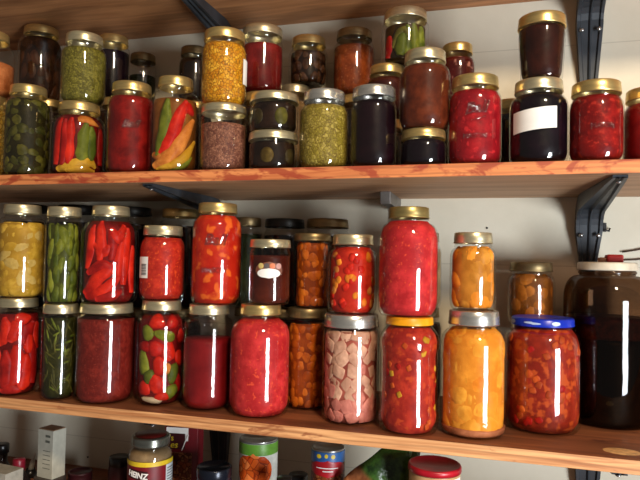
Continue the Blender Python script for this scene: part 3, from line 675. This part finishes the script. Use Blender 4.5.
# =================== LOWER SHELF, upper tier ===================
jar('c1', -4, 47, 203.5, on='b1', lx=(10, 49), content=YELDK, fill=.88, lidm=PALE,
    pieces=dict(name='yellow_piece', mats=[YELLOW, YELLOW, puree('pale_squash', (204, 168, 84), (224, 190, 110), 60)], hu=.016, hv=.011, hd=.0035, rot=.6, liquid='brine', arc=1.6, du=.021, dv=.0155, emb=.6),
    label='quart of yellow squash pieces on the red roasted peppers jar, far left')
jar('c2', 44.5, 82, 206, on='b2', lx=(53, 88), content=puree('green_brine', (58, 62, 16), (80, 84, 28), 40), fill=.9, lidm=PALE,
    pieces=dict(name='small_cucumber', mats=[GRN_PEP, OLIVE], hu=.0085, hv=.0165, hd=.006, rot=.3, liquid='brine', arc=1.5, du=.0155, dv=.027),
    label='jar of small whole green cucumbers between yellow squash and red chilies')
rt, P, va, zf, Rf, R, h = jar('c3', 81, 139, 205, on='b3', lx=(93, 131.5), content=REDLIQ, fill=.93, lidm=PALE, pieces=dict(hd=.006, liquid='brine'),
    label='quart of long red chilies, stacked on the brick red sauce jar')
q = lambda t: .006+t*(zf-.006)
strips(rt, P, va, [('red_chili', pts, w_, mt) for pts, w_, mt in (
    ([(-.85, q(.4)), (-.75, q(.7)), (-.7, q(.95))], .010, RED_PEP), ([(-.4, q(.5)), (-.35, q(.75)), (-.45, q(1))], .0105, RED_PEP), ([(0, q(.9)), (.3, q(.75)), (.6, q(.95))], .009, RED_PEP),
    ([(.05, q(.5)), (.12, q(.72)), (.0, q(.92))], .009, DKRED_PEP), ([(.55, q(.2)), (.6, q(.6)), (.72, q(.92))], .010, RED_PEP), ([(.35, q(.3)), (.38, q(.5)), (.45, q(.75))], .009, RED_PEP),
    ([(-.9, q(.1)), (-.4, q(.3)), (.3, q(.48))], .011, RED_PEP), ([(-.8, q(.35)), (-.3, q(.45)), (.2, q(.4))], .009, DKRED_PEP), ([(-.85, q(.05)), (-.2, q(.12)), (.4, q(.3))], .010, RED_PEP),
    ([(-.5, q(.02)), (.1, q(.06)), (.5, q(.12))], .008, DKRED_PEP), ([(.88, q(.1)), (.85, q(.4)), (.88, q(.7))], .009, RED_PEP), ([(-.65, q(.7)), (-.15, q(.6)), (0, q(.7))], .009, RED_PEP))])
rt, P, va, zf, Rf, R, h = jar('c4', 139.5, 185, 225, on='b4', lx=(143.5, 183.5), content=puree('tomato_relish', (180, 36, 26), (210, 58, 38), 90, (216, 76, 34), .64, 220), fill=.96, lidm=PALE,
    label='red tomato relish pint with a small barcode sticker at its left')
a_ = va-.95; st_ = patch(rt, 'barcode_sticker', Rf, a_-.32, a_+.3, h*.3, h*.58, WHITE)
BK = plain('black_print', (40, 38, 40), .6)
zb_ = h*.34
for k in range(9):
    t_ = .0011*random.choice([.5, 1, 1.3]); patch(st_, 'barcode_bar', Rf, a_-.1, a_+.22, zb_, zb_+t_, BK, n=4, off=.0013); zb_ += t_+.0011
rt, P, va, zf, Rf, R, h = jar('c5', 192, 242, 202, on='b5', lx=(199.5, 239), content=puree('tomato_quarters', (192, 30, 16), (218, 62, 28), 34, (224, 98, 34), .6, 50), fill=.97, lidm=GOLD,
    label='tall embossed quart of orange-red tomatoes reaching the middle shelf')
text_on(rt, 'embossed_lettering', 'Ball', Rf, va-.1, h*.63, .026, EMB, .3)
text_on(rt, 'embossed_lettering', 'MASON', Rf, va-.1, h*.34, .012, EMB, 0)
rt, P, va, zf, Rf, R, h = jar('c6', 249, 290, 239, on='b6', lx=(249, 290), kind='straight', content=puree('chocolate_sauce', (70, 22, 12), (92, 34, 18), 40), fill=.86, lidm=PALE, lh=.013, name='jelly_jar',
    label='straight brown sauce jar with a white oval fruit label')
st_ = patch(rt, 'oval_label', Rf, va-.72, va+.62, h*.4, h*.66, plain('brown_label_print', (120, 70, 50), .5), 'oval')
patch(st_, 'white_panel', Rf, va-.6, va+.5, h*.41, h*.56, WHITE, 'oval', off=.0014)
for a, cc in ((-.42, (206, 180, 110)), (-.15, (90, 80, 80)), (.12, (220, 120, 70)), (.42, (190, 140, 130))):
    patch(st_, 'fruit_picture', Rf, va+a-.13, va+a+.13, h*.55, h*.64, plain('label_fruit_%d' % cc[0], cc, .5), 'oval', off=.0012)
jar('c7', 294, 330, 233, on='b7', lx=(295.5, 333), kind='straight', content=DKORG, fill=.97, lidm=DULL, lh=.013,
    pieces=dict(name='carrot_slice', mats=[ORANGE, MATS['deep_carrot']], hu=.0085, hv=.0085, hd=.003, sq=.9, rot=.7, liquid='brine', arc=1.5, du=.015, dv=.015),
    label='orange carrot pieces jar stacked on another carrot jar')
rt, P, va, zf, Rf, R, h = jar('c8', 328, 377, 234, on='b8', lx=(333, 374), content=puree('red_orange_mix', (192, 36, 22), (216, 60, 34), 50), fill=.97, lidm=PALE, pieces=dict(hd=.003, liquid='sauce'),
    label='red sauce pint with orange chunks, on the pale pink chunks jar')
for k in range(34):
    press(rt, P, 'orange_chunk', blob(.007, .006, .003, .8, .1), va+random.uniform(-1.3, 1.3), random.uniform(.012, zf-.01), random.uniform(0, 1.5), .003, random.choice([ORANGE, ORG_PEP, PEACH2, RED_PEP]))
jar('c9', 378.5, 438.5, 206, on='b9', lx=(388.5, 429.5), content=puree('crushed_red_tomato', (186, 34, 40), (214, 54, 56), 60, (216, 72, 50), .66, 200), fill=.97, lidm=metal('olive_gold_metal', (190, 170, 110), .35), kind='round',
    label='largest crushed tomato jar, stacked on the yellow-lidded salsa')
jar('c10', 449.5, 496, 232, on='b10', dY=.012, lx=(455, 494), content=puree('pear_syrup', (190, 116, 32), (212, 140, 50), 30), fill=.93, lidm=PALE,
    pieces=dict(name='pear_piece', mats=[puree('pear_flesh', (196, 124, 36), (222, 152, 60), 40), MATS['peach_syrup']], hu=.015, hv=.014, hd=.003, rot=.8, liquid='syrup', arc=1.5, du=.02, dv=.018, emb=.6),
    label='amber pear pint stacked on the golden peach quart')

# =================== LOWER SHELF, second row ===================
def pair(id, xl, xr, ytop, Y, lx, content, lidm, label_low, label_up, fill=.9, kind='mason', pieces=None, ymid=306, xs=0):
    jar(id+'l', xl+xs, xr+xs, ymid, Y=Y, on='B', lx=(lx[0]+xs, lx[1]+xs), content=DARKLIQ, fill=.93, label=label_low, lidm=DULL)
    return jar(id, xl, xr, ytop, on=id+'l', lx=lx, content=content, fill=fill, lidm=lidm, label=label_up, kind=kind, pieces=pieces)
BLKL = metal('black_lid_metal', (60, 60, 58), .35)
pair('d0', 2, 50, 203, 1.09, (5, 48), BLACK, BLKL, 'added dark jar hidden behind the left red peppers', 'black jar added as shade behind the yellow squash quart')  # added pair; its black stands in for the shadow on the wall
pair('d00', 54, 101, 204, 1.1, (56, 99), BLACK, BLKL, 'added dark jar hidden behind the green beans', 'black jar added as shade behind cucumbers and chilies')  # another added pair, darkening the shaded gap between the lids
pair('d1', 109, 153, 206, 1.1, (111, 151), BLACK, BLKL, 'dark jar hidden behind the brick sauce and mixed tomatoes', 'black second row jar right of the red chilies')  # dark jar here, enlarged so its black fills the shaded gap
pair('d2', 158, 201, 208, 1.09, (161, 198), BLACK, GOLD, 'dark jar hidden behind mixed tomatoes and red juice', 'gold-lidded black jar between barcode pint and tall tomato quart')
pair('d3', 232, 262, 217, 1.11, (233, 260), puree('dark_green_jar', (34, 40, 22), (54, 60, 32), 60), DULL, 'dark jar hidden behind the juice and crushed tomato quarts', 'dark green jar right behind the tall tomato quart')
pair('d4', 263, 305, 218, 1.10, (264, 304), BLACK, metal('black_lid_metal', (60, 60, 58), .35), 'dark jar hidden behind the large crushed tomato quart', 'black-lidded dark jar behind the oval label jar')
pair('d5', 305, 349, 218, 1.10, (306, 348), puree('dark_carrot', (60, 26, 10), (84, 40, 16), 60), DULL, 'dark jar hidden behind the lower carrot jar', 'dark jar with dull gold lid behind the carrot jar and orange chunk pint')
pair('d6', 402, 441.5, 232, 1.10, (405, 439), puree('tan_pulp', (150, 120, 84), (176, 148, 108), 60), DULL, 'dark jar hidden behind the yellow-lidded salsa', 'tan pulp jar hidden behind the largest crushed tomato jar')
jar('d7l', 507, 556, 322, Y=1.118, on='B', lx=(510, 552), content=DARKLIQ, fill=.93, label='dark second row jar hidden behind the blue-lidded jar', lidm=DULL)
jar('d7', 506.5, 555, 262, Y=1.118, on='d7l', lx=(509, 552.5), content=AMBER, fill=.93, lidm=DULL,
    pieces=dict(name='apricot_half', mats=[puree('brown_apricot', (160, 92, 30), (188, 116, 46), 50)], hu=.015, hv=.014, hd=.0035, rot=.6, liquid='syrup', arc=1.5, du=.024, dv=.021, emb=.6),
    label='brown amber fruit jar in the second row above the blue lid')
# red packet on the lid of the gallon jar, and two cables
g = HIGH['b12']; X = on_y(614, 256, g['Y']+.02)[0]
pk = empty('packet', (X, g['Y']+.02, g['top']-.0009), 'small red packet lying on the white lid of the gallon jar', 'packet')
link('packet_body', box(-.013, .013, -.012, .012, 0, .014, .003), plain('red_plastic', (196, 36, 24), .4), pk)
link('paper_end', box(-.024, -.013, -.010, .010, 0, .009, .002), plain('tan_paper', (170, 110, 70), .6), pk)
for (ya, yb, lb) in ((250, 247, 'upper thin cable on the wall at the right edge above the gallon jar'), (258, 258, 'lower thin cable on the wall at the right edge above the gallon jar')):
    p0, p1 = on_y(622, ya+2, YW-.004), on_y(650, yb, YW-.004); p2 = on_y(700, yb-6, YW-.004)
    tag(link('cable', tube([p0, (p0+p1)/2+np.array([0, 0, -.001]), p1, p2], .0014), plain('brown_cable', (70, 46, 32), .5), None, True), lb, 'cable')

# =================== PANTRY ITEMS BELOW ===================
def can_at(name, xl, xr, ytop, Y, label, lh=0, z0=ZP, cat='can'):
    a0, a1 = math.atan((xl-320)/FPX), math.atan((xr-320)/FPX); mid = (a0+a1)/2-YAW; R = Y/math.cos(mid)*math.sin((a1-a0)/2)
    X = on_y((xl+xr)/2, ytop+20, Y)[0]; zt = on_y((xl+xr)/2, ytop, Y+R)[2]; h = zt-z0
    return empty(name, (X, Y, z0), label, cat), R, h, view_ang(X, Y)
TIN = metal('tin_metal', (190, 190, 186), .3)
def cyl(rt, nm, R, z0, z1, mat, seg=40, rim=0):
    V, F = lathe([(0, z0), (R-.001, z0), (R, z0+.001), (R+rim, z0+.002), (R, z0+.003), (R, z1-.003), (R+rim, z1-.002), (R, z1), (R-.003, z1), (R-.003, z1-.002), (0, z1-.002)], seg)
    return link(nm, mesh(nm, V, F), mat, rt, True)
MAROON = plain('maroon_print', (112, 14, 26), .45); YPR = plain('yellow_print', (222, 190, 40), .45)
# gravy jar
rt, P, va, zf, Rf, R, h = jar('g1', 128, 172, 428, Y=.99, on='P', lx=(132, 170), content=puree('tan_gravy', (150, 122, 86), (168, 140, 102), 40), fill=.95, lidm=metal('pewter_lid_metal', (150, 150, 138), .25), lstyle='cap', lh=.017, name='shop_jar',
    label='jar of tan gravy with grey metal lid and maroon label below the shelf')
V, F = lathe([(0, .0006), (R*.7, .0006), (R*.72, -.002)], 30); o = link('lid_top', mesh('lid_top', V, F), plain('dark_red_lid_print', (104, 26, 22), .4), rt, True); o.location = (0, 0, h+.0003)
zl = h-.043
lb_ = patch(rt, 'paper_label', Rf, va-1.5, va+.75, .02, zl, MAROON, n=30)
patch(lb_, 'yellow_stripe', Rf, va-1.5, va+1.35, zl-.004, zl+.004, YPR, n=30, off=.0013)
np_ = patch(rt, 'nutrition_panel', Rf, va+.75, va+1.4, .02, zl-.005, plain('pale_blue_paper', (196, 206, 214), .5), n=10)
for k in range(8): patch(np_, 'printed_line', Rf, va+.82, va+1.3, zl-.012-k*.005, zl-.0105-k*.005, BK, n=5, off=.0014)
patch(lb_, 'brand_banner', Rf, va-1.05, va-.1, zl-.027, zl-.010, plain('dark_banner_print', (52, 8, 14), .45), skew=-.004, n=14, off=.0012)
text_on(lb_, 'brand_lettering', 'HEINZ', Rf, va-.58, zl-.019, .014, WHITE, 0, off=.0018, rot=-.12)
# maroon box with yellow lettering
pb = on_y(184, 455, 1.07); zt = on_y(178, 424, 1.07)[2]; hb = zt-ZP
bx = empty('food_box', (pb[0], 1.07, ZP), 'maroon food box with yellow lettering and a white fork behind the gravy jar', 'box', None, .15)
link('carton', box(-.033, .033, -.018, .018, 0, hb, .001), MAROON, bx)
fl = lambda ox, oz: (lambda x, y, d: (ox+x, -.0184-d, oz+y))
link('white_panel', box(-.030, .014, -.0186, -.018, hb-.026, hb-.001), WHITE, bx)
link('dark_panel', box(-.032, .008, -.0190, -.018, hb-.042, hb-.012), plain('dark_maroon_print', (60, 8, 16), .45), bx)
text_on(bx, 'yellow_lettering', "r's", Rf, 0, 0, .016, YPR, 0, flat=lambda x, y, d: (-.022+x, -.0194-d, hb-.021+y))
text_on(bx, 'yellow_lettering', "es", Rf, 0, 0, .018, YPR, .2, flat=lambda x, y, d: (-.014+x, -.0194-d, hb-.034+y))
fk = [(.014, hb-.014), (.008, hb-.028), (.002, hb-.044)]
link('fork_picture', tube([(x, -.0192, z) for x, z in fk], [.0016, .0012, .0009]), WHITE, bx)
link('food_picture', box(-.031, .022, -.0187, -.018, .02, hb-.048), diced('food_print', (150, 80, 50), (96, 50, 40), (180, 120, 80), (50, 20, 20), 120), bx)
# blue-black jar lid
rt, R, h, va = can_at('jar', 196, 232, 459, .97, 'dark jar with a blue-black lid in front of the left lower bracket', cat='jar')
V, F = lathe([(0, 0), (R*.95, 0), (R, .006), (R, h-.03), (R*.93, h-.018)], 36); link('body', mesh('b', V, F), plain('dark_blue_glass', (18, 20, 40), .15), rt, True)
V, F = lathe([(R*.95, h-.018), (R*.97, h-.016), (R*.97, h-.002), (R*.93, h), (R*.86, h), (R*.84, h-.002), (0, h-.002)], 36); link('lid', mesh('l', V, F), plain('blue_black_lid', (28, 32, 44), .25, .4), rt, True)
# can with green top and orange picture
rt, R, h, va = can_at('food_can', 240, 277, 431, 1.03, 'tall food can with green band and a picture of orange carrots')
cyl(rt, 'tin', R, 0, h, TIN, rim=.0012); RfC = lambda z: R+.0002
patch(rt, 'paper_label', RfC, va-2.2, va+2.2, .006, h-.004, plain('white_can_label', (206, 206, 196), .4), n=40)
patch(rt, 'green_band', RfC, va-2.2, va+2.2, h-.024, h-.0045, plain('leaf_green_print', (96, 150, 48), .4), n=40, off=.0012)
patch(rt, 'carrot_picture', RfC, va-1.3, va+.75, h-.082, h-.02, diced('carrot_print', (214, 92, 30), (196, 70, 20), (232, 124, 60), (120, 34, 14), 70, .03), 'oval', off=.0014)
# red and blue can
rt, R, h, va = can_at('food_can', 312, 344, 441, 1.0, 'food can with blue and yellow top and a red banner')
cyl(rt, 'tin', R, 0, h, TIN, rim=.0012); RfD = lambda z: R+.0002
patch(rt, 'paper_label', RfD, va-2.2, va+2.2, .006, h-.003, diced('brown_food_print', (120, 60, 30), (150, 84, 44), (90, 44, 26), (60, 24, 14), 120), n=40)
patch(rt, 'blue_band', RfD, va-2.2, va+2.2, h-.022, h-.003, plain('blue_print', (40, 90, 150), .4), n=40, off=.0011)
patch(rt, 'red_banner', RfD, va-1.2, va+1.2, h-.044, h-.016, plain('red_print', (170, 20, 30), .4), 'oval', off=.0015)
for a, zz, s_ in ((-.55, .009, .3), (-.1, .008, .2), (.3, .009, .25)): patch(rt, 'yellow_mark', RfD, va+a-s_/2, va+a+s_/2, h-zz-.004, h-zz+.003, YPR, 'oval', off=.0014)
patch(rt, 'white_script', RfD, va-.7, va+.6, h-.029, h-.0275, WHITE, off=.002); patch(rt, 'white_script', RfD, va-.3, va+.3, h-.034, h-.0325, WHITE, off=.002)
# leaning snack bag
pb = on_y(372, 470, .97)
bg = empty('snack_bag', (pb[0], .97, ZP), 'crinkled green and brown food bag leaning beside the red-lidded tub', 'bag', None, .25)
zt = on_y(375, 447, .97)[2]-ZP; V, F = [], []; nu, nv = 18, 16
def bagpt(s, t, side):
    wd = .062; th = .020*math.sin(PI*min(1, t*1.02))**.6*(1-(2*s-1)**4)+.0008
    x = (s-.5)*2*wd+.03*(t-.5); return (x+.003*math.sin(9*t+5*s), side*th+.004*math.sin(14*s+6*t)*t, t*zt*(1-.55*max(0, .55-s)))
for side in (-1, 1):
    for j in range(nv+1):
        for i in range(nu+1): V.append(bagpt(i/nu, j/nv, side))
N = (nu+1)*(nv+1)
for sd in (0, 1):
    for j in range(nv):
        for i in range(nu):
            a = sd*N+j*(nu+1)+i; f = (a, a+1, a+nu+2, a+nu+1); F.append(f if sd == 0 else f[::-1])
for i in range(nu): F += [(i, N+i, N+i+1, i+1), (nv*(nu+1)+i, nv*(nu+1)+i+1, N+nv*(nu+1)+i+1, N+nv*(nu+1)+i)]
for j in range(nv):
    a = j*(nu+1); b2 = a+nu; F += [(a, a+nu+1, N+a+nu+1, N+a), (b2, N+b2, N+b2+nu+1, b2+nu+1)]
m, nt, b = newmat('green_bag_print'); v = coords(nt, (1, 1, 1), False)
s1 = nt.nodes.new('ShaderNodeSeparateXYZ'); nt.links.new(v, s1.inputs[0])
n = noise(nt, v, 60, 4)
gc = ramp(nt, n, [(.35, (30, 52, 20)), (.65, (70, 110, 42))]); bc = ramp(nt, n, [(.35, (110, 60, 34)), (.65, (150, 92, 56))])
ad = nt.nodes.new('ShaderNodeMath'); ad.operation = 'MULTIPLY_ADD'; ad.inputs[1].default_value = .9
nt.links.new(s1.outputs[0], ad.inputs[0]); nt.links.new(s1.outputs[2], ad.inputs[2])
c = mix(nt, ramp(nt, ad.outputs[0], [(max(.01, zt-.055), (0, 0, 0, 1)), (max(.02, zt-.045), (1, 1, 1, 1))]), bc, gc)
nt.links.new(c, b.inputs['Base Color']); b.inputs['Roughness'].default_value = .25; bump(nt, b, noise(nt, v, 35, 3), .5, .006)
link('bag_body', mesh('bag', V, F), m, bg, True)
link('seam', tube([(.038, -.014, zt*.2), (.048, -.012, zt*.6), (.062, -.004, zt)], .003), plain('mint_foil', (120, 170, 130), .25), bg, True)
V, F = blob(.012, .012, .003, 1, .05, 16); link('white_logo', mesh('white_logo', [(.012+x, -.0215-d, zt*.62+y) for x, y, d in V], F), WHITE, bg, True)
# red-lidded tub
rt, R, h, va = can_at('plastic_tub', 408, 461, 455, .93, 'round tub with a flat red plastic lid and printed label', cat='tub')
V, F = lathe([(0, 0), (R*.92, 0), (R*.94, .003), (R*.94, h-.008)], 40); link('body', mesh('b', V, F), plain('tan_tub', (176, 136, 96), .4), rt, True)
V, F = lathe([(R*.95, h-.0085), (R, h-.0085), (R*1.0, h-.0025), (R*.97, h), (R*.9, h), (R*.88, h-.0015), (0, h-.0015)], 44); link('lid', mesh('l', V, F), plain('red_plastic_lid', (178, 22, 38), .35), rt, True)
RfT = lambda z: R*.94
patch(rt, 'paper_label', RfT, va-2, va+2, .01, h-.010, plain('tan_label', (196, 156, 110), .4), n=30)
patch(rt, 'red_mark', RfT, va-.55, va+.25, h-.05, h-.016, plain('magenta_print', (170, 26, 60), .4), 'oval', off=.0014)
patch(rt, 'white_panel', RfT, va+.3, va+1.3, h-.055, h-.013, WHITE, off=.0012); patch(rt, 'green_mark', RfT, va+.42, va+.62, h-.05, h-.014, plain('green_print', (80, 180, 70), .4), off=.0015)
for k in range(4): patch(rt, 'purple_line', RfT, va+.68, va+1.15, h-.020-k*.006, h-.0175-k*.006, plain('purple_print', (130, 60, 130), .4), off=.0016, n=6, skew=.002)
# left group in the dark corner
rt, R, h, va = can_at('jar', 33, 66, 469, 1.03, 'squat dark jar carrying the upright white carton', cat='jar')
V, F = lathe([(0, 0), (R*.95, 0), (R, .005), (R, h-.022), (R*.94, h-.014)], 32); link('body', mesh('b', V, F), plain('smoky_brown_glass', (36, 28, 26), .15), rt, True)
V, F = lathe([(R*.95, h-.015), (R*.98, h-.013), (R*.98, h-.001), (R*.93, h), (0, h)], 32); link('lid', mesh('l', V, F), plain('grey_brown_lid', (92, 82, 76), .35, .5), rt, True)
p0 = HIGH.get('x'); X = rt.location.x; zb = ZP+h; hh = on_y(52, 428, 1.03)[2]-zb
bx = empty('carton', (X+.002, 1.03, zb), 'upright white carton with small print below the lower shelf, left', 'box', None, -.15)
link('body', box(-.021, .021, -.016, .016, 0, hh, .0008), plain('off_white_card', (186, 184, 168), .6, 0, .06), bx)
link('top_flap', box(-.020, .020, -.015, .015, hh, hh+.0012, .0004), plain('tan_card', (150, 112, 80), .6), bx)
for (x0, x1, z0_, z1_) in ((0, .012, .74, .79), (0, .013, .85, .9)): link('printed_mark', box(x0, x1, -.0163, -.016, hh*z0_, hh*z1_), plain('grey_print', (96, 98, 88), .6), bx)
for k in range(5): link('printed_line', box(-.006, .014, -.0163, -.016, hh*(.2+.09*k), hh*(.2+.09*k)+.0012), MATS['grey_print'], bx)
rt, R, h, va = can_at('bottle', -6, 9, 441, 1.06, 'dark bottle top at the left frame edge under the lower shelf', cat='bottle')
V, F = lathe([(0, 0), (.026, 0), (.027, .004), (.027, h-.07), (R*.8, h-.035), (R*.8, h-.018)], 28); link('body', mesh('b', V, F), MATS['smoky_brown_glass'], rt, True)
V, F = lathe([(R*.85, h-.02), (R, h-.018), (R, h-.002), (R*.9, h), (0, h)], 28); link('cap', mesh('l', V, F), plain('black_cap', (24, 22, 22), .3), rt, True)
rt, R, h, va = can_at('bottle', 12, 25, 456, 1.02, 'bottle with a crimson cap beside the white carton', cat='bottle')
V, F = lathe([(0, 0), (.022, 0), (.023, .004), (.023, h-.045), (R*.9, h-.026), (R*.9, h-.02)], 28); link('body', mesh('b', V, F), MATS['smoky_brown_glass'], rt, True)
V, F = lathe([(R*.9, h-.022), (R, h-.02), (R, h-.002), (R*.9, h), (0, h)], 24); link('cap', mesh('l', V, F), plain('crimson_cap', (130, 24, 44), .35), rt, True)
rt, R, h, va = can_at('glue_bottle', 24, 36, 466, 1.08, 'squeeze bottle with a pale tilted spout left of the white carton', cat='bottle')
V, F = lathe([(0, 0), (.016, 0), (.017, .003), (.017, h-.02), (.010, h-.004), (.009, h)], 24); link('body', mesh('b', V, F), MATS['black_cap'], rt, True)
link('spout', tube([(0, 0, h-.004), (.004, 0, h+.014), (.010, 0, h+.032)], [.006, .0045, .0015], 12), plain('pale_spout', (222, 214, 200), .45), rt, True)
pb = on_y(6, 478, .95); zt = on_y(6, 469, .95)[2]
bx = empty('carton', (pb[0]-.012, .95, ZP), 'white and red carton corner at the bottom left of the photo', 'box', None, -.1)
link('body', box(-.035, .035, -.02, .02, 0, zt-ZP, .0008), plain('dull_white_card', (170, 166, 154), .6), bx)
link('red_panel', box(-.034, .012, -.0205, -.02, .02, zt-ZP-.012), plain('dull_red_print', (140, 40, 34), .5), bx)
rt, R, h, va = can_at('food_can', 68, 92, 466, 1.07, 'dark maroon can right of the white carton', cat='can')
cyl(rt, 'tin', R, 0, h, plain('dark_maroon_tin', (60, 22, 28), .4, .2), rim=.001)
rt, R, h, va = can_at('jar', 108, 130, 452, 1.08, 'dark maroon jar half hidden left of the gravy jar', cat='jar')
V, F = lathe([(0, 0), (R*.95, 0), (R, .005), (R, h-.028), (R*.9, h-.016)], 28); link('body', mesh('b', V, F), MATS['dark_maroon_tin'], rt, True)
V, F = lathe([(R*.9, h-.018), (R*.93, h-.016), (R*.93, h-.001), (R*.88, h), (0, h)], 28); link('lid', mesh('l', V, F), MATS['black_cap'], rt, True)
for (xl, xr, yt, Y, lb) in ((288, 308, 470, 1.04, 'low dark jar between the two food cans'), (276, 292, 474, .95, 'low black jar in front of the green-topped can')):
    rt, R, h, va = can_at('jar', xl, xr, yt, Y, lb, cat='jar')
    V, F = lathe([(0, 0), (R*.95, 0), (R, .005), (R, h-.028), (R*.9, h-.016)], 28); link('body', mesh('b', V, F), MATS['smoky_brown_glass'], rt, True)
    V, F = lathe([(R*.9, h-.018), (R*.95, h-.016), (R*.95, h-.001), (R*.88, h), (0, h)], 28); link('lid', mesh('l', V, F), MATS['black_cap'], rt, True)
